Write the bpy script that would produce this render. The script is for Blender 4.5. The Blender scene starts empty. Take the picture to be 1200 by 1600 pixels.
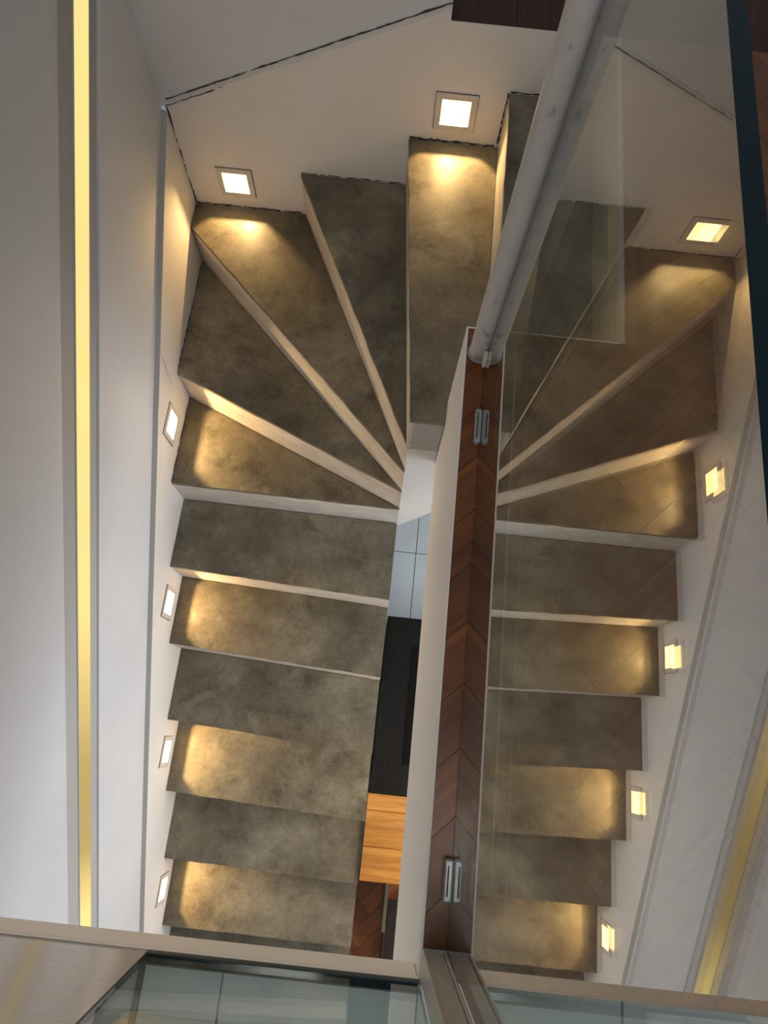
import bpy, bmesh, math, random
from mathutils import Vector, Matrix
from mathutils.geometry import tessellate_polygon

random.seed(7)
scene = bpy.context.scene
COL = scene.collection

# ------------------------------------------------------------------ camera
TAU, ROLL, YAW, CAMZ, FPX = 0.3165, 0.0905, 0.0165, 1.178, 1050.0
def make_camera():
    fwd = Vector((0, math.sin(TAU), -math.cos(TAU)))
    up = Vector((0, math.cos(TAU), math.sin(TAU)))
    rt = Vector((1, 0, 0))
    c, s = math.cos(ROLL), math.sin(ROLL)
    r2, u2 = c * rt + s * up, -s * rt + c * up
    Rz = Matrix.Rotation(YAW, 3, 'Z')
    r2, u2, fwd = Rz @ r2, Rz @ u2, Rz @ fwd
    cam = bpy.data.cameras.new('camera')
    cam.sensor_fit = 'VERTICAL'
    cam.sensor_height = 24.0
    cam.lens = FPX / 1600.0 * 24.0
    cam.clip_start = 0.01
    o = bpy.data.objects.new('camera', cam)
    COL.objects.link(o)
    m = Matrix((r2, u2, -fwd)).transposed().to_4x4()
    m.translation = Vector((0, 0, CAMZ))
    o.matrix_world = m
    scene.camera = o
make_camera()

# ------------------------------------------------------------------ world, large lights, exposure
world = bpy.data.worlds.new('world')
scene.world = world
world.use_nodes = True
bg = world.node_tree.nodes['Background']
bg.inputs['Color'].default_value = (0.93, 0.96, 1.0, 1)
bg.inputs['Strength'].default_value = 0.25

def area_light(name, loc, target, sx, sy, power, color):
    l = bpy.data.lights.new(name, 'AREA')
    l.shape = 'RECTANGLE'; l.size = sx; l.size_y = sy
    l.energy = power; l.color = color
    o = bpy.data.objects.new(name, l); COL.objects.link(o)
    o.location = loc
    d = Vector(target) - Vector(loc)
    o.rotation_euler = d.to_track_quat('-Z', 'Z').to_euler()
    return o
# daylight window of the lower room, off to the right under the upper floor
area_light('lower_window_daylight', (2.2, -0.35, -1.45), (-0.8, -0.45, -1.35), 2.2, 1.7, 64, (0.86, 0.93, 1.0))
# added fill light high above the stairwell, brightens beam face and risers
area_light('upper_fill_light', (-0.50, -0.70, 2.45), (0.05, 0.5, -0.5), 0.8, 0.8, 38, (1.0, 0.94, 0.88))
# kitchen spot over the wooden bench below
area_light('kitchen_worktop_lamp', (0.62, -0.30, -1.30), (0.2, -0.38, -1.9), 0.25, 0.25, 5.0, (1.0, 0.78, 0.48))

scene.view_settings.view_transform = 'Standard'
scene.view_settings.look = 'None'
scene.view_settings.gamma = 1.0
scene.view_settings.exposure = 0.0
scene.view_settings.use_curve_mapping = False

# ------------------------------------------------------------------ materials
def nt(name):
    m = bpy.data.materials.new(name); m.use_nodes = True
    t = m.node_tree
    return m, t, t.nodes, t.links, t.nodes['Principled BSDF']

def coords(t, kind='Object', scale=(1, 1, 1)):
    tc = t.nodes.new('ShaderNodeTexCoord'); mp = t.nodes.new('ShaderNodeMapping')
    mp.inputs['Scale'].default_value = scale
    t.links.new(tc.outputs[kind], mp.inputs['Vector'])
    return mp.outputs['Vector']

def noise(t, vec, scale, detail=4, rough=0.55, dist=0.0):
    n = t.nodes.new('ShaderNodeTexNoise')
    n.inputs['Scale'].default_value = scale; n.inputs['Detail'].default_value = detail
    n.inputs['Roughness'].default_value = rough; n.inputs['Distortion'].default_value = dist
    t.links.new(vec, n.inputs['Vector'])
    return n.outputs['Fac']

def ramp(t, fac, stops):
    r = t.nodes.new('ShaderNodeValToRGB')
    e = r.color_ramp.elements
    while len(e) < len(stops): e.new(0.5)
    for el, (p, c) in zip(e, stops):
        el.position = p; el.color = (c[0], c[1], c[2], 1)
    t.links.new(fac, r.inputs['Fac'])
    return r.outputs['Color']

def mix(t, a, b, fac, mode='MIX'):
    n = t.nodes.new('ShaderNodeMix'); n.data_type = 'RGBA'; n.blend_type = mode
    for s, v in ((n.inputs[6], a), (n.inputs[7], b)):
        if isinstance(v, tuple): s.default_value = (v[0], v[1], v[2], 1)
        else: t.links.new(v, s)
    if isinstance(fac, float): n.inputs[0].default_value = fac
    else: t.links.new(fac, n.inputs[0])
    return n.outputs[2]

def bump(t, p, height, strength, dist=0.01):
    b = t.nodes.new('ShaderNodeBump')
    b.inputs['Strength'].default_value = strength; b.inputs['Distance'].default_value = dist
    t.links.new(height, b.inputs['Height']); t.links.new(b.outputs['Normal'], p.inputs['Normal'])

def obj_random(t):
    return t.nodes.new('ShaderNodeObjectInfo').outputs['Random']

def mat_plaster(name, col, rough=0.6, var=0.05, brush=(3, 3, 18)):
    m, t, N, L, p = nt(name)
    v = coords(t)
    n1 = noise(t, v, 2.2, 5, 0.6)
    n2 = noise(t, coords(t, 'Object', brush), 6, 3, 0.5)
    a = tuple(c * (1 - var) for c in col); b = tuple(min(1, c * (1 + var)) for c in col)
    c1 = ramp(t, n1, [(0.3, a), (0.7, b)])
    spots = ramp(t, noise(t, v, 38, 2, 0.5), [(0.73, (1, 1, 1)), (0.80, (0.80, 0.77, 0.74))])
    c2 = mix(t, c1, spots, 0.5, 'MULTIPLY')
    L.new(c2, p.inputs['Base Color'])
    p.inputs['Roughness'].default_value = rough
    bump(t, p, n2, 0.12, 0.004)
    return m

def mat_concrete():
    m, t, N, L, p = nt('polished_concrete')
    tc = t.nodes.new('ShaderNodeTexCoord')
    ad = t.nodes.new('ShaderNodeVectorMath'); ad.operation = 'ADD'
    rnd = obj_random(t)
    cx = t.nodes.new('ShaderNodeCombineXYZ')
    mu = t.nodes.new('ShaderNodeMath'); mu.operation = 'MULTIPLY'; mu.inputs[1].default_value = 37.0
    L.new(rnd, mu.inputs[0]); L.new(mu.outputs[0], cx.inputs[2])
    L.new(tc.outputs['Object'], ad.inputs[0]); L.new(cx.outputs[0], ad.inputs[1])
    v = ad.outputs[0]
    big = noise(t, v, 3.0, 8, 0.62, 0.15)
    mid = noise(t, v, 9.0, 10, 0.74, 0.15)
    fine = noise(t, v, 70, 5, 0.7)
    base = ramp(t, big, [(0.30, (0.080, 0.067, 0.045)), (0.5, (0.158, 0.138, 0.098)), (0.70, (0.275, 0.248, 0.185))])
    c = mix(t, base, ramp(t, mid, [(0.32, (0.52, 0.49, 0.45)), (0.47, (1, 1, 1)), (0.66, (1.28, 1.27, 1.25))]), 0.9, 'MULTIPLY')
    c = mix(t, c, ramp(t, fine, [(0.3, (0.74, 0.74, 0.74)), (0.6, (1.08, 1.08, 1.08))]), 0.75, 'MULTIPLY')
    stain = ramp(t, noise(t, v, 5.5, 9, 0.78, 0.3), [(0.57, (0, 0, 0)), (0.66, (0.55, 0.55, 0.55))])
    c = mix(t, c, (0.062, 0.042, 0.024), stain)
    pale = ramp(t, noise(t, v, 6.5, 6, 0.6, 0.8), [(0.60, (0, 0, 0)), (0.70, (0.35, 0.35, 0.35))])
    c = mix(t, c, (0.33, 0.31, 0.27), pale)
    specks = ramp(t, noise(t, v, 120, 1, 0.4), [(0.765, (0, 0, 0)), (0.80, (0.5, 0.5, 0.5))])
    c = mix(t, c, (0.48, 0.46, 0.41), specks)
    L.new(c, p.inputs['Base Color'])
    r = ramp(t, mid, [(0.3, (0.36, 0.36, 0.36)), (0.7, (0.56, 0.56, 0.56))])
    L.new(r, p.inputs['Roughness'])
    bump(t, p, mid, 0.15, 0.004)
    return m

def mat_riser():
    m, t, N, L, p = nt('riser_plaster')
    v = coords(t, 'Object', (2, 2, 40))
    n = noise(t, v, 4, 5, 0.6)
    c = ramp(t, n, [(0.3, (0.50, 0.45, 0.40)), (0.55, (0.66, 0.61, 0.55)), (0.75, (0.74, 0.70, 0.65))])
    c = mix(t, c, ramp(t, noise(t, coords(t), 16, 4, 0.6), [(0.35, (0.80, 0.77, 0.72)), (0.6, (1, 1, 1))]), 0.6, 'MULTIPLY')
    L.new(c, p.inputs['Base Color']); p.inputs['Roughness'].default_value = 0.55
    bump(t, p, n, 0.3, 0.003)
    return m

def mat_wood(name, dark, light, rough=0.3, gs=1.0, jitter=0.45):
    m, t, N, L, p = nt(name)
    tc = t.nodes.new('ShaderNodeTexCoord')
    rnd = obj_random(t)
    mu = t.nodes.new('ShaderNodeMath'); mu.operation = 'MULTIPLY'; mu.inputs[1].default_value = 23.0
    L.new(rnd, mu.inputs[0])
    cx = t.nodes.new('ShaderNodeCombineXYZ'); L.new(mu.outputs[0], cx.inputs[2]); L.new(mu.outputs[0], cx.inputs[0])
    ad = t.nodes.new('ShaderNodeVectorMath'); ad.operation = 'ADD'
    L.new(tc.outputs['Object'], ad.inputs[0]); L.new(cx.outputs[0], ad.inputs[1])
    mp = t.nodes.new('ShaderNodeMapping'); mp.inputs['Scale'].default_value = (2.0 * gs, 26 * gs, 26 * gs)
    L.new(ad.outputs[0], mp.inputs['Vector'])
    g = noise(t, mp.outputs['Vector'], 2.0, 6, 0.6, 0.7)
    c = ramp(t, g, [(0.28, dark), (0.72, light)])
    tint = ramp(t, rnd, [(0.0, (1 - jitter,) * 3), (1.0, (1 + jitter * 0.6,) * 3)])
    c = mix(t, c, tint, 1.0, 'MULTIPLY')
    L.new(c, p.inputs['Base Color']); p.inputs['Roughness'].default_value = rough
    bump(t, p, g, 0.08, 0.002)
    return m

def mat_simple(name, col, rough=0.5, metal=0.0, nscale=25, var=0.12, bmp=0.05):
    m, t, N, L, p = nt(name)
    n = noise(t, coords(t), nscale, 4, 0.6)
    L.new(ramp(t, n, [(0.3, tuple(c * (1 - var) for c in col)), (0.7, tuple(c * (1 + var) for c in col))]), p.inputs['Base Color'])
    p.inputs['Roughness'].default_value = rough; p.inputs['Metallic'].default_value = metal
    bump(t, p, n, bmp, 0.002)
    return m

def mat_tile(name, col):
    m, t, N, L, p = nt(name)
    n = noise(t, coords(t), 3.5, 6, 0.65, 0.5)
    c = ramp(t, n, [(0.3, tuple(c * 0.88 for c in col)), (0.7, tuple(c * 1.06 for c in col))])
    L.new(c, p.inputs['Base Color']); p.inputs['Roughness'].default_value = 0.38
    return m

def mat_granite():
    m, t, N, L, p = nt('black_granite')
    v = coords(t)
    s = ramp(t, noise(t, v, 220, 2, 0.5), [(0.58, (0.005, 0.005, 0.005)), (0.72, (0.055, 0.050, 0.040))])
    L.new(s, p.inputs['Base Color']); p.inputs['Roughness'].default_value = 0.45; p.inputs['Specular IOR Level'].default_value = 0.15
    return m

def mat_glass(name, tint, ior, gain=1.0):
    """flat architectural pane: both faces reflect by Fresnel, the rest passes tinted"""
    m = bpy.data.materials.new(name); m.use_nodes = True
    t = m.node_tree; N = t.nodes; L = t.links; N.clear()
    out = N.new('ShaderNodeOutputMaterial'); mx = N.new('ShaderNodeMixShader')
    tr = N.new('ShaderNodeBsdfTransparent'); tr.inputs['Color'].default_value = (*tint, 1)
    gl = N.new('ShaderNodeBsdfGlossy'); gl.inputs['Roughness'].default_value = 0.0
    gl.inputs['Color'].default_value = (0.97, 0.985, 0.975, 1)
    fr = N.new('ShaderNodeFresnel'); geo = N.new('ShaderNodeNewGeometry')
    mi = N.new('ShaderNodeMix'); mi.data_type = 'FLOAT'
    mi.inputs[2].default_value = ior; mi.inputs[3].default_value = 1.0 / ior
    L.new(geo.outputs['Backfacing'], mi.inputs[0]); L.new(mi.outputs[0], fr.inputs['IOR'])
    ml = N.new('ShaderNodeMath'); ml.operation = 'MULTIPLY'; ml.inputs[1].default_value = gain; ml.use_clamp = True
    L.new(fr.outputs[0], ml.inputs[0]); L.new(ml.outputs[0], mx.inputs[0]); L.new(tr.outputs[0], mx.inputs[1]); L.new(gl.outputs[0], mx.inputs[2])
    L.new(mx.outputs[0], out.inputs['Surface'])
    return m

def mat_emit(name, col, strength, rough=0.4):
    m, t, N, L, p = nt(name)
    n = noise(t, coords(t), 6, 2, 0.5)
    L.new(ramp(t, n, [(0.3, tuple(c * 0.94 for c in col)), (0.7, col)]), p.inputs['Emission Color'])
    p.inputs['Base Color'].default_value = (*col, 1)
    p.inputs['Emission Strength'].default_value = strength
    p.inputs['Roughness'].default_value = rough
    return m

def mat_led():
    """warm diffuser of the light strip; one stretch of the strip burns dimmer"""
    m, t, N, L, p = nt('led_diffuser')
    tc = t.nodes.new('ShaderNodeTexCoord'); sx = t.nodes.new('ShaderNodeSeparateXYZ')
    L.new(tc.outputs['Object'], sx.inputs[0])
    mr = t.nodes.new('ShaderNodeMapRange'); mr.inputs[1].default_value = -3.0; mr.inputs[2].default_value = 2.0
    L.new(sx.outputs['Y'], mr.inputs[0])
    f = lambda y: (y + 3.0) / 5.0
    r = ramp(t, mr.outputs[0], [(f(-0.62), (0.95,) * 3), (f(-0.42), (0.30,) * 3), (f(-0.16), (0.30,) * 3), (f(0.22), (0.9,) * 3), (f(1.3), (1.0,) * 3)])
    L.new(mix(t, (1.0, 0.75, 0.27), r, 1.0, 'MULTIPLY'), p.inputs['Emission Color'])
    p.inputs['Base Color'].default_value = (0.30, 0.21, 0.07, 1)
    p.inputs['Emission Strength'].default_value = 1.0
    p.inputs['Roughness'].default_value = 0.35
    return m

M = dict(
    wall=mat_plaster('white_wall_paint', (0.70, 0.70, 0.71), 0.5),
    lower=mat_plaster('warm_plaster', (0.82, 0.77, 0.72), 0.55),
    pier=mat_plaster('satin_wall_paint', (0.62, 0.57, 0.54), 0.14, 0.03),
    beam=mat_plaster('beam_paint', (0.92, 0.895, 0.87), 0.5, 0.03, (14, 3, 3)),
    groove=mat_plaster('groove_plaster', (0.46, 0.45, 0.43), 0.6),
    concrete=mat_concrete(), riser=mat_riser(),
    newel=mat_plaster('trowelled_plaster', (0.72, 0.69, 0.66), 0.5, 0.16, (12, 12, 12)),
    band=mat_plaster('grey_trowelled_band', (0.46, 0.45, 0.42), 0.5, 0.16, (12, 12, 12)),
    parquet=mat_wood('parquet_wood', (0.105, 0.029, 0.006), (0.265, 0.088, 0.019), 0.36, 1.0, 0.22),
    threshold=mat_wood('dark_stained_wood', (0.022, 0.007, 0.003), (0.060, 0.018, 0.007), 0.35, 1.0, 0.2),
    lowparquet=mat_wood('lower_parquet_wood', (0.28, 0.080, 0.026), (0.50, 0.17, 0.052), 0.30, 1.0, 0.3),
    oak=mat_wood('oak_board', (0.28, 0.105, 0.014), (0.60, 0.28, 0.060), 0.4, 0.8, 0.12),
    darkwood=mat_wood('dark_cupboard_wood', (0.02, 0.012, 0.008), (0.05, 0.03, 0.018), 0.5),
    olive=mat_simple('olive_board', (0.15, 0.13, 0.085), 0.6),
    tile=mat_tile('grey_tile', (0.55, 0.60, 0.60)),
    lowtile=mat_tile('blue_grey_tile', (0.56, 0.61, 0.64)),
    grout=mat_simple('grout', (0.12, 0.12, 0.12), 0.9),
    granite=mat_granite(), black=mat_simple('black_glass', (0.004, 0.004, 0.004), 0.15, 0, 10, 0.1, 0.0),
    cupboard=mat_simple('cupboard_front', (0.03, 0.03, 0.032), 0.4),
    steel=mat_simple('brushed_steel', (0.56, 0.54, 0.51), 0.40, 0.25, 60, 0.08),
    pole=None, rubber=mat_simple('dark_seal', (0.03, 0.05, 0.055), 0.5),
    clamp=mat_simple('grey_clamp', (0.36, 0.38, 0.39), 0.35, 0.3),
    glass=mat_glass('clear_glass', (0.93, 0.962, 0.945), 1.75, 1.45),
    glassf=mat_glass('green_glass', (0.90, 0.955, 0.94), 1.5),
    edge=mat_simple('glass_edge', (0.0012, 0.013, 0.018), 0.08, 0, 12, 0.15, 0.0),
    crack=mat_simple('dark_crack', (0.05, 0.043, 0.036), 0.95),
    frame=mat_simple('lamp_frame', (0.66, 0.62, 0.57), 0.5),
    lamp=mat_emit('lamp_diffuser', (1.0, 0.90, 0.60), 1.15),
    led=mat_led(),
    cream=mat_simple('cream_edge', (0.62, 0.60, 0.52), 0.5),
)
def mat_pole():
    m, t, N, L, p = nt('scuffed_white_pole')
    n = noise(t, coords(t, 'Object', (1, 1, 0.5)), 26, 6, 0.7)
    c = ramp(t, n, [(0.34, (0.38, 0.37, 0.37)), (0.40, (0.72, 0.72, 0.73)), (0.7, (0.84, 0.84, 0.86))])
    L.new(c, p.inputs['Base Color']); p.inputs['Roughness'].default_value = 0.35
    bump(t, p, n, 0.05, 0.001)
    return m
M['pole'] = mat_pole()
for k_, v_ in (('black', 0.1), ('edge', 0.25), ('threshold', 0.25)):
    M[k_].node_tree.nodes['Principled BSDF'].inputs['Specular IOR Level'].default_value = v_

# ------------------------------------------------------------------ helpers
def link(name, me, mat, parent=None):
    o = bpy.data.objects.new(name, me); COL.objects.link(o)
    if mat is not None and not me.materials:
        for mm in (mat if isinstance(mat, (list, tuple)) else [mat]): me.materials.append(M[mm] if isinstance(mm, str) else mm)
    if parent is not None: o.parent = parent
    return o

def mesh(name, verts, faces):
    me = bpy.data.meshes.new(name); me.from_pydata([tuple(v) for v in verts], [], faces)
    me.validate(); me.update(); return me

def obj(name, bm, mat, parent=None, smooth=False):
    bmesh.ops.recalc_face_normals(bm, faces=bm.faces[:])
    me = bpy.data.meshes.new(name); bm.to_mesh(me); bm.free()
    if smooth:
        for f in me.polygons: f.use_smooth = True
    return link(name, me, mat, parent)

def struct(o):
    o['kind'] = 'structure'; return o

def tag(o, label, cat, group=None):
    o['label'] = label; o['category'] = cat
    if group: o['group'] = group
    return o

def empty(name, loc=(0, 0, 0)):
    o = bpy.data.objects.new(name, None); COL.objects.link(o); o.location = loc
    o.empty_display_size = 0.05
    return o

def add_box(bm, x0, x1, y0, y1, z0, z1, bevel=0.0, seg=1):
    r = bmesh.ops.create_cube(bm, size=1.0)
    vs = r['verts']
    for v in vs:
        v.co = Vector(((x0 + x1) / 2 + v.co.x * (x1 - x0), (y0 + y1) / 2 + v.co.y * (y1 - y0), (z0 + z1) / 2 + v.co.z * (z1 - z0)))
    if bevel:
        es = list({e for v in vs for e in v.link_edges})
        bmesh.ops.bevel(bm, geom=es, offset=bevel, segments=seg, affect='EDGES', profile=0.5)

def box(name, x0, x1, y0, y1, z0, z1, mat, parent=None, bevel=0.0, seg=1):
    bm = bmesh.new(); add_box(bm, x0, x1, y0, y1, z0, z1, bevel, seg)
    return obj(name, bm, mat, parent)

def add_prism(bm, poly, z0, z1):
    """vertical prism over an XY polygon"""
    lo = [bm.verts.new((x, y, z0)) for x, y in poly]; hi = [bm.verts.new((x, y, z1)) for x, y in poly]
    n = len(poly)
    bm.faces.new(hi); bm.faces.new(lo[::-1])
    for i in range(n): bm.faces.new((lo[i], lo[(i + 1) % n], hi[(i + 1) % n], hi[i]))

def prism(name, poly, z0, z1, mat, parent=None, bevel=0.0):
    bm = bmesh.new(); add_prism(bm, poly, z0, z1)
    if bevel:
        bmesh.ops.bevel(bm, geom=[e for e in bm.edges], offset=bevel, segments=1, affect='EDGES')
    return obj(name, bm, mat, parent)

def wobbly(poly, step=0.06, amp=0.0022, skip=()):
    """resample a polygon's edges with small hand-trowelled irregularities"""
    out = []
    n = len(poly)
    for i in range(n):
        a, b = Vector(poly[i]), Vector(poly[(i + 1) % n])
        d = (b - a); k = max(1, int(d.length / step)); nrm = Vector((-d.y, d.x)).normalized() if d.length else Vector((0, 0))
        out.append(tuple(a))
        for j in range(1, k):
            o = 0 if i in skip else random.uniform(-amp, amp)
            q = a + d * (j / k) + nrm * o
            out.append((q.x, q.y))
    return out

def wall_with_holes(name, to3, outer, holes, mat, parent=None, depth_dir=None, depth=0.0):
    """flat polygon (2-D points mapped by to3) with rectangular holes"""
    loops = [[Vector((a, b, 0)) for a, b in outer]] + [[Vector((a, b, 0)) for a, b in h] for h in holes]
    tris = tessellate_polygon(loops)
    flat = [v for l in loops for v in l]
    verts = [to3(v.x, v.y) for v in flat]
    me = mesh(name, verts, [tuple(t) for t in tris])
    return link(name, me, mat, parent)

def ribbon(name, pts, width, nrm, mat, parent, amp=0.003, step=0.02, lift=0.0008, gaps=0.0):
    """thin jagged dark crack lying on a surface"""
    nrm = Vector(nrm); verts = []; faces = []
    for a, b in zip(pts[:-1], pts[1:]):
        a, b = Vector(a), Vector(b); d = b - a; k = max(2, int(d.length / step)); side = d.cross(nrm).normalized()
        prev = None
        for j in range(k + 1):
            c = a + d * (j / k) + side * random.uniform(-amp, amp) + nrm * lift
            w = width * random.uniform(0.25, 1.1)
            i0 = len(verts); verts += [c - side * w / 2, c + side * w / 2]
            if prev is not None and random.random() >= gaps: faces.append((prev, prev + 1, i0 + 1, i0))
            prev = i0
    return link(name, mesh(name, verts, faces), mat, parent)

# ------------------------------------------------------------------ key dimensions (upper floor at z = 0)
R = 0.175
XL, XU = -0.765, -0.782        # plaster skirting face, upper left wall face
XR = 0.040                      # open side of the stair
YB, YU = 1.655, 1.672           # back wall faces
XS, YS, ZB = 0.1207, 0.800, -0.600   # upper floor edge beam
XG = 0.161                      # glass balustrade
YF = -0.344                     # front edge of the well
ZL = -2.80                      # lower floor
XN = 0.432                      # last riser
P = (0.038, 0.750)              # newel point of the winders
GH = 0.91
dado = lambda y: -1.330 + y * 0.5965
S = 0.6225

# step lights: (wall, centre along wall, centre z)
LIGHTS = [('L', 0.920, -0.925), ('L', 0.372, -1.292), ('L', -0.155, -1.640), ('L', -0.705, -1.985),
          ('B', -0.607, -0.592), ('B', 0.070, -0.250)]
HOLE = 0.0405

def sq(a, z, h): return [(a - h, z - h), (a + h, z - h), (a + h, z + h), (a - h, z + h)]

# ------------------------------------------------------------------ walls
def build_left_wall():
    Y0, Y1 = -3.0, YU
    n = 60
    prof = [(XU, 2.6, 0), (XU, -0.640, S), (XU - 0.002, -0.652, S), (XU - 0.004, -0.668, S), (XU - 0.008, -0.672, S)]
    prof2 = [(XU - 0.008, -0.672, S), (XU - 0.008, -0.893, S)]
    prof3 = [(XU - 0.008, -0.893, S), (XU - 0.001, -0.894, S), (XU, -0.897, S), (XU, None, 0)]
    def loft(pr):
        vs, fs = [], []
        for i in range(n + 1):
            y = Y0 + (Y1 - Y0) * i / n
            for x, a, s in pr:
                vs.append((x, y, dado(y) if a is None else a + s * y))
        k = len(pr)
        for i in range(n):
            for j in range(k - 1):
                q = i * k + j; fs.append((q, q + 1, q + k + 1, q + k))
        return vs, fs
    w = struct(link('wall_left', mesh('wall_left', *loft(prof)), 'wall'))
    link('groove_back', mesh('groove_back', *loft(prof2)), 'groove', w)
    link('wall_panel', mesh('wall_panel', *loft(prof3)), 'wall', w)
    # plaster skirting that follows the stair, slightly proud
    outer = [(Y0, ZL), (YB, ZL)] + [(YB + (Y0 - YB) * i / 40, dado(YB + (Y0 - YB) * i / 40) + (random.uniform(-1, 1) * 0.0015)) for i in range(41)]
    holes = [sq(a, z, HOLE) for s, a, z in LIGHTS if s == 'L']
    wall_with_holes('plaster_skirting', lambda a, b: (XL, a, b), outer, holes, 'lower', w)
    vs, fs = [], []
    for i in range(41):
        y = YB + (Y0 - YB) * i / 40
        vs += [(XU, y, dado(y) + 0.002), (XL, y, dado(y))]
        if i: fs.append((2 * i - 2, 2 * i - 1, 2 * i + 1, 2 * i))
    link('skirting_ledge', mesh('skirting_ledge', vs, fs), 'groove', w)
    return w
WALL_L = build_left_wall()

XD = 0.027          # left jamb of the opening in the back wall
def build_back_wall():
    top = lambda x: -0.325 + (x - XL) * (0.350 / (XD - XL))
    xs = [XL + (XD - XL) * i / 30 for i in range(31)]
    # upper wall (thick, with a jamb at the opening)
    poly = [(XU - 0.05, top(XL) - 0.04), (XD, top(XD) - 0.03), (XD, 2.6), (XU - 0.05, 2.6)]
    bm = bmesh.new()
    f = [bm.verts.new((x, YU, z)) for x, z in poly]; b = [bm.verts.new((x, YU + 0.14, z)) for x, z in poly]
    bm.faces.new(f); bm.faces.new(b[::-1])
    for i in range(4): bm.faces.new((f[i], f[(i + 1) % 4], b[(i + 1) % 4], b[i]))
    w = struct(obj('wall_back', bm, 'wall'))
    outer = [(XL, ZL), (2.2, ZL), (2.2, -0.002), (XD, -0.002)] + [(x, top(x) + random.uniform(-1, 1) * 0.002) for x in reversed(xs)]
    holes = [sq(a, z, HOLE) for s, a, z in LIGHTS if s == 'B']
    wall_with_holes('plaster_skirting', lambda a, b_: (a, YB, b_), outer, holes, 'lower', w)
    vs, fs = [], []
    for i, x in enumerate(xs):
        vs += [(x, YU, top(x) + 0.004), (x, YB, top(x))]
        if i: fs.append((2 * i - 2, 2 * i - 1, 2 * i + 1, 2 * i))
    link('skirting_ledge', mesh('skirting_ledge', vs, fs), 'lower', w)
    # the dark crack above the plaster skirting and the open joints in the corner
    ribbon('crack', [(x, YU - 0.0005, top(x) + 0.006) for x in xs[::3]], 0.006, (0, -1, 0), 'crack', w, 0.0012, 0.015, 0.001, 0.04)
    ribbon('crack', [(x, YB, top(x) - 0.002) for x in xs[:8]], 0.004, (0, -1, 0), 'crack', w, 0.0016, 0.012, 0.001, 0.3)
    ribbon('crack', [(XL + 0.002, YB, -0.33), (XL + 0.002, YB, -0.50), (XL + 0.002, YB, -0.70)], 0.006, (0, -1, 0), 'crack', w, 0.0018, 0.012, 0.001, 0.15)
    # joints between wall and treads
    ribbon('crack', [(-0.76, YB, -0.698), (-0.40, YB, -0.698)], 0.007, (0, -1, 0), 'crack', w, 0.0022, 0.012, 0.001, 0.1)
    ribbon('crack', [(-0.385, YB, -0.523), (-0.056, YB, -0.523)], 0.005, (0, -1, 0), 'crack', w, 0.0014, 0.012, 0.001, 0.2)
    ribbon('crack', [(-0.052, YB, -0.348), (0.205, YB, -0.348)], 0.008, (0, -1, 0), 'crack', w, 0.0026, 0.01, 0.001, 0.05)
    ribbon('crack', [(0.204, YB, -0.348), (0.204, YB, -0.175)], 0.006, (0, -1, 0), 'crack', w, 0.0012, 0.01, 0.001, 0.05)
    ribbon('crack', [(0.208, YB, -0.172), (0.43, YB, -0.172)], 0.006, (0, -1, 0), 'crack', w, 0.0014, 0.01, 0.001, 0.2)
    return w
WALL_B = build_back_wall()
ribbon('crack', [(XL, 0.765, -0.86), (XL, 1.085, -1.045)][1:] + [(XL, 0.76, -1.047)], 0.006, (1, 0, 0), 'crack', WALL_L, 0.002, 0.012, 0.001, 0.25)
ribbon('crack', [(XL, 1.53, -0.872), (XL, 1.11, -0.872)], 0.006, (1, 0, 0), 'crack', WALL_L, 0.002, 0.012, 0.001, 0.3)
ribbon('crack', [(XL, 1.06, -0.70), (XL, 1.03, -0.86)], 0.002, (1, 0, 0), 'crack', WALL_L, 0.001, 0.012, 0.001, 0.1)

# wall pier at the front left, beside the front pane
pier = struct(box('wall_front', XU - 0.02, -0.290, YF - 0.50, YF - 0.002, 0.002, 2.6, 'pier'))
box('baseboard', -0.2905, -0.287, YF - 0.50, YF - 0.016, 0.0135, 0.030, 'rubber', pier)
# walls of the lower room
struct(box('wall_right', 2.35, 2.45, -3.0, 2.2, ZL, -0.2, 'wall'))
struct(box('wall_end', XL, 2.35, -3.1, -3.0, ZL, -0.2, 'wall'))

# ------------------------------------------------------------------ herringbone parquet
def clip(poly, x0, x1, y0, y1):
    for ax, val, sgn in ((0, x0, 1), (0, x1, -1), (1, y0, 1), (1, y1, -1)):
        out = []
        for i in range(len(poly)):
            a, b = poly[i], poly[(i + 1) % len(poly)]
            da, db = (a[ax] - val) * sgn, (b[ax] - val) * sgn
            if da >= 0: out.append(a)
            if (da >= 0) != (db >= 0):
                t = da / (da - db); out.append((a[0] + t * (b[0] - a[0]), a[1] + t * (b[1] - a[1])))
        poly = out
        if len(poly) < 3: return []
    return poly
def area(p): return abs(sum(p[i][0] * p[(i + 1) % len(p)][1] - p[(i + 1) % len(p)][0] * p[i][1] for i in range(len(p)))) / 2

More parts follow.
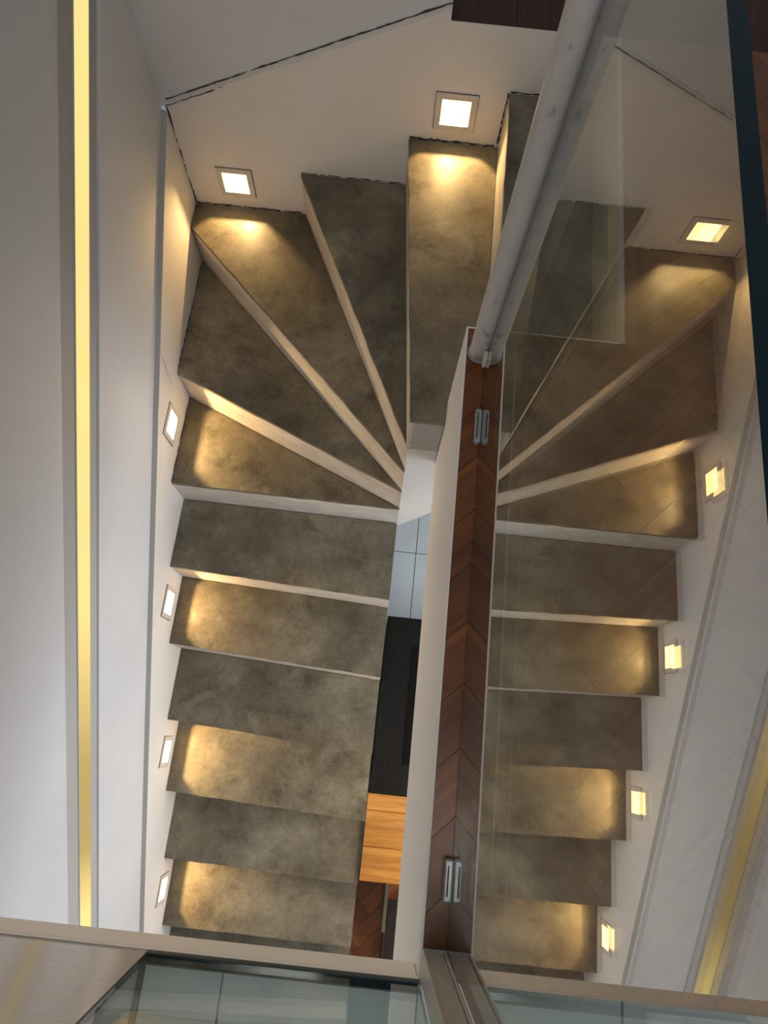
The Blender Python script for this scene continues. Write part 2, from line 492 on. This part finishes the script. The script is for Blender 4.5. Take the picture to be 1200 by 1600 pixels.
def herringbone(parent, regions, z, mat, W=0.0745, Lp=0.298, ang=45, th=0.010, off=(0, 0), gap=0.0005):
    ca, sa = math.cos(math.radians(ang)), math.sin(math.radians(ang))
    n = 0
    for i in range(-40, 41):
        for j in range(-12, 13):
            ox, oy = i * W + j * (Lp + W), i * W + j * (W - Lp)
            for kind in (0, 1):
                if kind == 0: q = [(ox, oy), (ox + Lp, oy), (ox + Lp, oy + W), (ox, oy + W)]
                else: q = [(ox + Lp, oy + W - Lp), (ox + Lp + W, oy + W - Lp), (ox + Lp + W, oy + W), (ox + Lp, oy + W)]
                cx = sum(p[0] for p in q) / 4; cy = sum(p[1] for p in q) / 4
                q = [(p[0] + (gap if p[0] < cx else -gap), p[1] + (gap if p[1] < cy else -gap)) for p in q]
                q = [(ca * p[0] - sa * p[1] + off[0], sa * p[0] + ca * p[1] + off[1]) for p in q]
                if max(p[0] for p in q) < min(r[0] for r in regions) or min(p[0] for p in q) > max(r[1] for r in regions): continue
                wc = (ca * cx - sa * cy + off[0], sa * cx + ca * cy + off[1])
                rot = math.radians(ang + (90 if kind else 0))
                for r in regions:
                    c = clip(q, *r)
                    if len(c) < 3 or area(c) < 6e-5: continue
                    cr, sr = math.cos(-rot), math.sin(-rot)
                    loc = [(cr * (p[0] - wc[0]) - sr * (p[1] - wc[1]), sr * (p[0] - wc[0]) + cr * (p[1] - wc[1])) for p in c]
                    dz = random.uniform(-0.0003, 0.0003)
                    bm = bmesh.new(); add_prism(bm, loc, -th, dz)
                    o = obj('plank', bm, mat, parent); o.location = (wc[0], wc[1], z); o.rotation_euler = (0, 0, rot)
                    n += 1
    return n

# ------------------------------------------------------------------ upper floor on the right: beam + parquet
TH = 0.010
def build_upper_floor():
    bm = bmesh.new()
    # edge beam of the well, plaster faces flush with the floor
    add_box(bm, XS, XS + 0.12, YF - 0.55, YS, ZB, -TH - 0.001, 0.003)
    beam = obj('wall_beam', bm, 'beam'); struct(beam)
    f = struct(box('floor', XS + 0.12, 2.35, YF - 0.08, YS, -0.2, -TH - 0.001, 'beam'))
    box('floor_base', XN + 0.012, 2.35, YS, YB - 0.002, -0.2, -TH - 0.001, 'beam', f)
    box('floor_base', XD, 2.35, YB + 0.002, 2.6, -0.2, -TH - 0.001, 'beam', f)
    box('floor_edge', XN, XN + 0.012, YS, YB - 0.002, -R - 0.02, -0.0005, 'riser', f)
    # thin plaster lip around the parquet at the open edge
    box('floor_edge', XS, XS + 0.0035, YF, YS, -TH - 0.001, 0.0003, 'beam', f, 0.0008)
    box('floor_edge', XS + 0.0035, XN, YS - 0.0035, YS, -TH - 0.001, 0.0003, 'beam', f, 0.0008)
    regs = [(XS + 0.0035, 2.34, YF + 0.002, YS - 0.0035), (XN + 0.012, 2.34, YS - 0.0035, YB)]
    herringbone(f, regs, 0.0, 'parquet', off=(0.02, 0.06))
    for i in range(14):      # dark boards of the opening behind
        x0 = XD + 0.16 * i
        bm = bmesh.new(); add_box(bm, -0.46, 0.46, -0.0795, 0.0795, -TH, 0.0)
        o = obj('plank', bm, 'threshold', f); o.rotation_euler = (0, 0, math.pi / 2); o.location = (x0 + 0.08, YB + 0.4605, 0)
    box('floor_edge', XD, 2.3, YB - 0.0006, YB + 0.0004, -TH - 0.001, -0.0004, 'lower', f)
    return f
build_upper_floor()

def tiles(parent, x0, x1, y0, y1, z, size, px, py, mat, gap=0.0015, th=0.01):
    i0 = math.floor((x0 - px) / size); j0 = math.floor((y0 - py) / size)
    for i in range(i0, int((x1 - px) / size) + 2):
        for j in range(j0, int((y1 - py) / size) + 2):
            a, b = max(x0, px + i * size + gap), min(x1, px + (i + 1) * size - gap)
            c, d = max(y0, py + j * size + gap), min(y1, py + (j + 1) * size - gap)
            if b - a > 0.01 and d - c > 0.01: box('tile', a, b, c, d, z - th, z, mat, parent, 0.0008)

def build_front_floor():
    f = struct(box('floor_front', XU, XS - 0.0006, YF - 1.6, YF, -0.078, -0.011, 'beam', None, 0.002))
    box('floor_edge', XU, XS + 0.002, YF - 0.012, YF, -0.011, 0.0003, 'beam', f)
    box('grout', XU, 2.3, YF - 1.6, YF - 0.081, -0.0108, -0.006, 'grout', f)
    tiles(f, -0.289, XS - 0.001, YF - 0.082, YF - 0.013, 0.0, 0.60, -0.171, YF - 0.9, 'tile')
    tiles(f, XS + 0.001, 2.3, YF - 0.082, YF, 0.0, 0.60, -0.171, YF - 0.9, 'tile')
    tiles(f, -0.289, 2.3, YF - 1.2, YF - 0.082, 0.0, 0.60, -0.171, YF - 0.9, 'tile')
build_front_floor()

# ------------------------------------------------------------------ staircase
def build_stair():
    XT = XL + 0.002
    st = empty('staircase', (0, 0, 0))
    tag(st, 'winding staircase with dark grey concrete treads and whitish risers', 'staircase')
    # straight flight fronts: (left y, right y)
    fr = [(0.753, 0.748), (0.494, 0.459), (0.238, 0.197), (-0.035, -0.080), (-0.306, -0.339), (-0.578, -0.597),
          (-0.864, -0.870), (-1.135, -1.140), (-1.405, -1.405), (-1.675, -1.675)]
    steps = []   # (polygon, z, front edge a->b)
    for k in range(1, 10):
        (bl, br), (fl_, frr) = fr[k - 1], fr[k]
        steps.append(([(XT, fl_), (XR, frr), (XR, br), (XT, bl)], -1.225 - (k - 1) * R, ((XT, fl_), (XR, frr))))
    steps.append(([(XT, 0.753), (XR, 0.748), (XT, 1.090)], -1.05, ((XT, 0.753), (XR, 0.748))))
    steps.append(([(XT, 1.090), P, (XT, 1.552)], -0.875, ((XT, 1.090), P)))
    steps.append(([(XT, 1.552), P, (-0.388, YB - 0.003), (XT, YB - 0.003)], -0.70, ((XT, 1.552), P)))
    steps.append(([(-0.388, YB - 0.003), P, (-0.054, YB - 0.003)], -0.525, ((-0.388, YB - 0.003), P)))
    steps.append(([(-0.054, YB - 0.003), (0.032, 0.750), (XS - 0.001, 0.750), (XS - 0.001, YS + 0.001), (0.207, YS + 0.001), (0.207, YB - 0.003)], -0.35, ((-0.054, YB - 0.003), (0.032, 0.750))))
    steps.append(([(0.207, YB - 0.003), (0.207, YS + 0.001), (XN, YS + 0.001), (XN, YB - 0.003)], -0.175, ((0.207, YB - 0.003), (0.207, YS + 0.001))))
    body = bmesh.new()
    TT = 0.016
    for poly, z, (a, b) in steps:
        poly = list(poly)
        a, b = Vector(a), Vector(b)
        ctr = Vector((sum(p[0] for p in poly) / len(poly), sum(p[1] for p in poly) / len(poly)))
        d = (b - a).normalized(); n = Vector((-d.y, d.x))
        if (ctr - a).dot(n) < 0: n = -n          # points into the tread
        # tread slab, front edge slightly wobbly
        k = len(poly)
        fi = [i for i in range(k) if (Vector(poly[i]) - a).length < 1e-6 and (Vector(poly[(i + 1) % k]) - b).length < 1e-6]
        w = wobbly(poly, 0.05, 0.0016, skip=[i for i in range(k) if i not in fi])
        t = prism('tread', w, z - TT, z, 'concrete', st)
        # riser under the nosing
        off0, off1 = 0.0015, 0.014
        rp = [a + n * off0, b + n * off0, b + n * off1, a + n * off1]
        rp = [Vector((max(q.x, XT), min(q.y, YB - 0.003))) for q in rp]
        bm = bmesh.new(); add_prism(bm, [tuple(q) for q in rp], z - R + 0.0008, z - TT)
        obj('riser', bm, 'riser', st)
        # mass below
        q = [Vector(p_) + (ctr - Vector(p_)).normalized() * 0.016 for p_ in poly]
        add_prism(body, [tuple(v) for v in q], z - 0.34, z - TT - 0.0005)
    obj('stair_body', body, 'newel', st)
    # newel face below the inner ends: grey upper band, trowelled plaster below
    bm = bmesh.new()
    prof = [(0.0335, -0.3665), (XS + 0.06, -0.3665), (XS + 0.06, -0.530), (0.0365, -0.530)]
    def yprism(bm, prof, y0, y1):
        f = [bm.verts.new((x, y0, z)) for x, z in prof]; g = [bm.verts.new((x, y1, z)) for x, z in prof]
        bm.faces.new(f); bm.faces.new(g[::-1]); m_ = len(prof)
        for i in range(m_): bm.faces.new((f[i], g[i], g[(i + 1) % m_], f[(i + 1) % m_]))
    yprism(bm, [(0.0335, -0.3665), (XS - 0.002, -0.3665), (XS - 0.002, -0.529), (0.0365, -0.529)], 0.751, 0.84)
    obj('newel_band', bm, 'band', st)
    bm = bmesh.new()
    yprism(bm, [(0.0375, -0.5295), (XS - 0.002, -0.5295), (XS - 0.002, -0.61), (0.43, -0.61), (0.43, -0.62), (0.164, -1.03), (0.118, -1.125), (0.0400, -1.26)], 0.7495, 0.84)
    obj('newel_face', bm, 'newel', st)
    return st
build_stair()

# ------------------------------------------------------------------ step lights
def ring(bm, h0, h1, z0, z1):
    """square frame between half-sizes h0 (inner) and h1 (outer) in local XY, depth z0..z1"""
    for x0, x1, y0, y1 in ((-h1, h1, h0, h1), (-h1, h1, -h1, -h0), (-h1, -h0, -h0, h0), (h0, h1, -h0, h0)):
        add_box(bm, x0, x1, y0, y1, z0, z1)

def make_step_light():
    root = empty('step_light')
    bm = bmesh.new(); ring(bm, 0.0400, 0.0575, 0.0004, 0.005); obj('frame', bm, 'frame', root)
    bm = bmesh.new()
    h, d = 0.0398, 0.050
    c = [(-h, -h), (h, -h), (h, h), (-h, h)]
    f = [bm.verts.new((x, y, 0.0042)) for x, y in c]; b = [bm.verts.new((x, y, -d)) for x, y in c]
    for i in range(4): bm.faces.new((f[i], f[(i + 1) % 4], b[(i + 1) % 4], b[i]))
    bm.faces.new(b)
    obj('housing', bm, 'lamp', root)
    bm = bmesh.new(); add_box(bm, -0.037, 0.037, -0.037, 0.037, -0.049, -0.045, 0.0015); obj('diffuser', bm, 'lamp', root)
    bm = bmesh.new(); ring(bm, 0.0575, 0.0590, 0.0003, 0.0012); obj('shadow_gap', bm, 'crack', root)
    return root
proto = make_step_light()
NAMES = {0: 'square step light on the left wall beside the lowest triangular winder tread',
         1: 'step light on the left wall, next below the winder light',
         2: 'step light on the left wall, middle of the straight flight',
         3: 'step light on the left wall nearest the front edge of the well',
         4: 'square step light low on the back wall next to the left corner',
         5: 'square step light on the back wall beside the white pole'}
def place_light(i, side, a, z):
    if i == 0: root = proto
    else:
        root = proto.copy(); COL.objects.link(root)
        for ch in proto.children:
            if ch.type == 'MESH':
                c = ch.copy(); COL.objects.link(c); c.parent = root
    tag(root, NAMES[i], 'step light', 'square recessed step lights')
    if side == 'L':   # local z -> +X, local y -> +Z
        m = Matrix(((0, 0, 1), (1, 0, 0), (0, 1, 0))).to_4x4(); m.translation = Vector((XL, a, z)); out = Vector((1, 0, 0))
    else:             # local z -> -Y
        m = Matrix(((-1, 0, 0), (0, 0, -1), (0, 1, 0))).to_4x4()
        m = Matrix(((1, 0, 0), (0, 0, -1), (0, 1, 0))).to_4x4(); m.translation = Vector((a, YB, z)); out = Vector((0, -1, 0))
    root.matrix_world = m
    return root, out
def add_lamp(root, out):
    l = bpy.data.lights.new('step_lamp', 'SPOT')
    l.energy = 8.0; l.color = (1.0, 0.63, 0.25); l.spot_size = math.radians(135); l.spot_blend = 0.75; l.shadow_soft_size = 0.006
    o = bpy.data.objects.new('step_lamp', l); COL.objects.link(o)
    d = (out * math.cos(math.radians(24)) + Vector((0, 0, -1)) * math.sin(math.radians(24)))
    o.location = root.matrix_world.translation + out * -0.034 + Vector((0, 0, 0.008))
    o.rotation_euler = d.to_track_quat('-Z', 'Y').to_euler()
lst = []
for i, (s, a, z) in enumerate(LIGHTS):
    lst.append(place_light(i, s, a, z))
for r_, o_ in lst: add_lamp(r_, o_)

# ------------------------------------------------------------------ light strip in the groove
def build_strip():
    Y0, Y1 = -2.4, YU - 0.001
    x0, x1 = XU - 0.0079, XU - 0.0045
    vs = []
    for y in (Y0, Y1):
        vs += [(x0, y, -0.755 + S * y), (x1, y, -0.757 + S * y), (x1, y, -0.837 + S * y), (x0, y, -0.839 + S * y)]
    fs = [(0, 1, 5, 4), (1, 2, 6, 5), (2, 3, 7, 6), (3, 0, 4, 7), (0, 3, 2, 1), (4, 5, 6, 7)]
    e = empty('light_strip', (XU - 0.02, Y0, -0.812 + S * Y0))
    tag(e, 'long warm yellow light strip in the sloping groove of the left wall', 'light strip')
    d = link('diffuser', mesh('diffuser', vs, fs), 'led'); d.parent = e; d.matrix_parent_inverse = Matrix.Translation(-e.location)
    for a0, a1 in ((-0.752, -0.755), (-0.839, -0.842)):
        vs = []
        for y in (Y0, Y1):
            vs += [(x0, y, a0 + S * y), (x1, y, a0 + S * y), (x1, y, a1 + S * y), (x0, y, a1 + S * y)]
        q = link('rail_edge', mesh('rail_edge', vs, fs), 'cream'); q.parent = e; q.matrix_parent_inverse = Matrix.Translation(-e.location)
build_strip()

# ------------------------------------------------------------------ glass
def pane(name, x0, x1, y0, y1, z0, z1, glass, faceaxis, label):
    bm = bmesh.new(); add_box(bm, x0, x1, y0, y1, z0, z1)
    bmesh.ops.recalc_face_normals(bm, faces=bm.faces[:])
    for f in bm.faces: f.material_index = 0 if abs(f.normal[faceaxis]) > 0.5 else 1
    o = obj(name, bm, [glass, 'edge'])
    tag(o, label, 'glass pane')
    return o
pane('glass_balustrade', XG, XG + 0.012, YF + 0.042, 0.716, 0.004, GH, 'glass', 0, 'tall clear glass balustrade pane on the right, mirroring the stairs')
pane('glass_screen', -0.288, 0.122, YF - 0.0135, YF - 0.0035, 0.010, GH, 'glassf', 1, 'greenish glass pane at the front edge over the grey tiles')
seal = empty('seal_channel', (-0.08, YF - 0.008, 0)); tag(seal, 'dark seal channel along the foot of the front glass pane', 'seal')
def chan(name, *a):
    o = box(name, *a); o.parent = seal; o.matrix_parent_inverse = Matrix.Translation(-seal.location)
chan('channel_side', -0.288, 0.122, YF - 0.0030, YF - 0.0005, 0.0005, 0.012, 'rubber')
chan('channel_side', -0.288, 0.122, YF - 0.0165, YF - 0.0140, 0.0005, 0.012, 'rubber')

# steel post in the corner
post = empty('steel_post', (0.1435, -0.3245, 0)); tag(post, 'square brushed steel post at the front corner between the two panes', 'post')
def pp(name, x0, x1, y0, y1, z0, z1, mat, bev=0.0):
    o = box(name, x0, x1, y0, y1, z0, z1, mat, None, bev); o.parent = post; o.matrix_parent_inverse = Matrix.Translation(-post.location)
pp('post_web', 0.126, 0.160, YF, YF + 0.004, 0.0035, GH, 'steel')
pp('flange', 0.1235, 0.1275, YF, YF + 0.040, 0.0035, GH, 'steel', 0.0006)
pp('flange', 0.1565, 0.1605, YF, YF + 0.040, 0.0035, GH, 'steel', 0.0006)
pp('channel_cover', 0.1285, 0.1555, YF + 0.005, YF + 0.036, 0.0035, GH, 'steel')
pp('base_plate', 0.1235, 0.1605, YF, YF + 0.041, 0.0004, 0.0034, 'steel')

# round pole at the head of the beam
def build_pole():
    e = empty('round_pole', (0.150, 0.741, 0)); tag(e, 'scuffed white round pole rising from the end of the floor edge', 'pole')
    bm = bmesh.new()
    bmesh.ops.create_cone(bm, cap_ends=True, segments=48, radius1=0.0215, radius2=0.0215, depth=2.55)
    bmesh.ops.translate(bm, verts=bm.verts, vec=(0, 0, 2.55 / 2 + 0.001))
    o = obj('tube', bm, 'pole', e)
    for f in o.data.polygons: f.use_smooth = abs(f.normal.z) < 0.5
    box('glass_clip', 0.004, 0.0105, -0.040, -0.0215, 0.012, 0.045, 'cream', e, 0.001)
    bm = bmesh.new(); bmesh.ops.create_cone(bm, cap_ends=True, segments=32, radius1=0.0245, radius2=0.0225, depth=0.005)
    bmesh.ops.translate(bm, verts=bm.verts, vec=(0, 0, 0.0033)); obj('base_ring', bm, 'clamp', e)
build_pole()

# glass clamps at the foot of the right pane
def build_clamp(y, ln, label, rnd):
    e = empty('glass_clamp', (XG - 0.006, y, 0)); tag(e, label, 'clamp', 'clamps at the foot of the right glass')
    bm = bmesh.new(); add_box(bm, -0.0075, 0.0055, -ln / 2, ln / 2, 0.001, 0.022, rnd, 4); obj('body', bm, 'clamp', e, False)
    bm = bmesh.new(); add_box(bm, -0.0035, -0.0015, -ln * 0.36, ln * 0.36, 0.0221, 0.0229); obj('slot', bm, 'crack', e)
build_clamp(0.572, 0.072, 'rounded grey clamp at the foot of the right glass near the white pole', 0.0058)
build_clamp(-0.205, 0.060, 'oblong grey clamp at the foot of the right glass near the steel post', 0.0030)

# ------------------------------------------------------------------ lower room
def build_lower():
    f = struct(box('floor_lower', XL, 2.35, -3.0, YB - 0.002, ZL - 0.12, ZL - 0.0105, 'grout'))
    tiles(f, 0.045, 1.3, 0.62, YB - 0.003, ZL, 0.60, 0.200, 1.06 - 0.60, 'lowtile', 0.002)
    herringbone(f, [(0.045, 0.55, -1.75, -0.70)], ZL, 'lowparquet', off=(0.13, -0.9), W=0.078, Lp=0.312)
    # kitchen unit: cupboard, granite worktop, hob
    u = empty('kitchen_cupboard', (0.40, 0.13, ZL)); tag(u, 'dark kitchen cupboard under the black worktop', 'cupboard')
    def k(name, x0, x1, y0, y1, z0, z1, mat, par, bev=0.0):
        o = box(name, x0, x1, y0, y1, z0, z1, mat, None, bev); o.parent = par; o.matrix_parent_inverse = Matrix.Translation(-par.location); return o
    k('body', 0.075, 0.68, -0.235, 0.490, ZL + 0.001, -1.9305, 'cupboard', u)
    for y0 in (-0.232, 0.131):
        k('door', 0.0585, 0.0745, y0, y0 + 0.356, ZL + 0.08, -1.94, 'cupboard', u, 0.001)
    w = box('worktop', 0.052, 0.72, -0.2435, 0.512, -1.930, -1.900, 'granite', None, 0.002)
    tag(w, 'black speckled granite worktop seen through the gap beside the stairs', 'worktop')
    h = empty('hob', (0.45, 0.13, -1.9)); tag(h, 'black glass hob set on the dark worktop', 'hob')
    k('hob_plate', 0.178, 0.66, -0.118, 0.385, -1.8995, -1.894, 'black', h, 0.001)
    for cx, cy in ((0.30, 0.02), (0.30, 0.26), (0.52, 0.02), (0.52, 0.26)):
        bm = bmesh.new(); bmesh.ops.create_cone(bm, cap_ends=True, segments=28, radius1=0.08, radius2=0.08, depth=0.0006)
        bmesh.ops.translate(bm, verts=bm.verts, vec=(cx - 0.45, cy - 0.13, 0.0066)); obj('cooking_zone', bm, 'cupboard', h)
    # oak bench with three boards
    b = empty('oak_table', (0.35, -0.41, ZL)); tag(b, 'light oak table of wide boards beside the black worktop', 'table')
    def board(y0, y1):
        bm = bmesh.new(); add_box(bm, -0.325, 0.325, -(y1 - y0) / 2 + 0.0008, (y1 - y0) / 2 - 0.0008, -0.014, 0.014, 0.0015)
        o = obj('board', bm, 'oak', b); o.location = (0.02, (y0 + y1) / 2 + 0.41, -1.914 - ZL)
    for y0, y1 in ((-0.311, -0.2445), (-0.450, -0.311), (-0.579, -0.450)): board(y0, y1)
    for x in (0.10, 0.64):
        for y in (-0.30, -0.54): k('leg', x, x + 0.04, y - 0.02, y + 0.02, ZL + 0.001, -1.9285, 'oak', b)
    # dark cupboard further on
    c = empty('dark_cabinet', (0.42, -0.95, ZL)); tag(c, 'dark wooden cabinet on the red parquet below the oak table', 'cabinet')
    k('side', 0.185, 0.200, -0.90, -0.66, ZL + 0.001, ZL + 0.30, 'olive', c)
    k('back', 0.185, 0.55, -0.66, -0.64, ZL + 0.001, ZL + 0.32, 'olive', c)
    k('shelf', 0.215, 0.55, -1.30, -0.80, ZL + 0.10, ZL + 0.12, 'darkwood', c)
    k('side', 0.200, 0.214, -1.30, -0.91, ZL + 0.001, ZL + 0.14, 'darkwood', c)
build_lower()
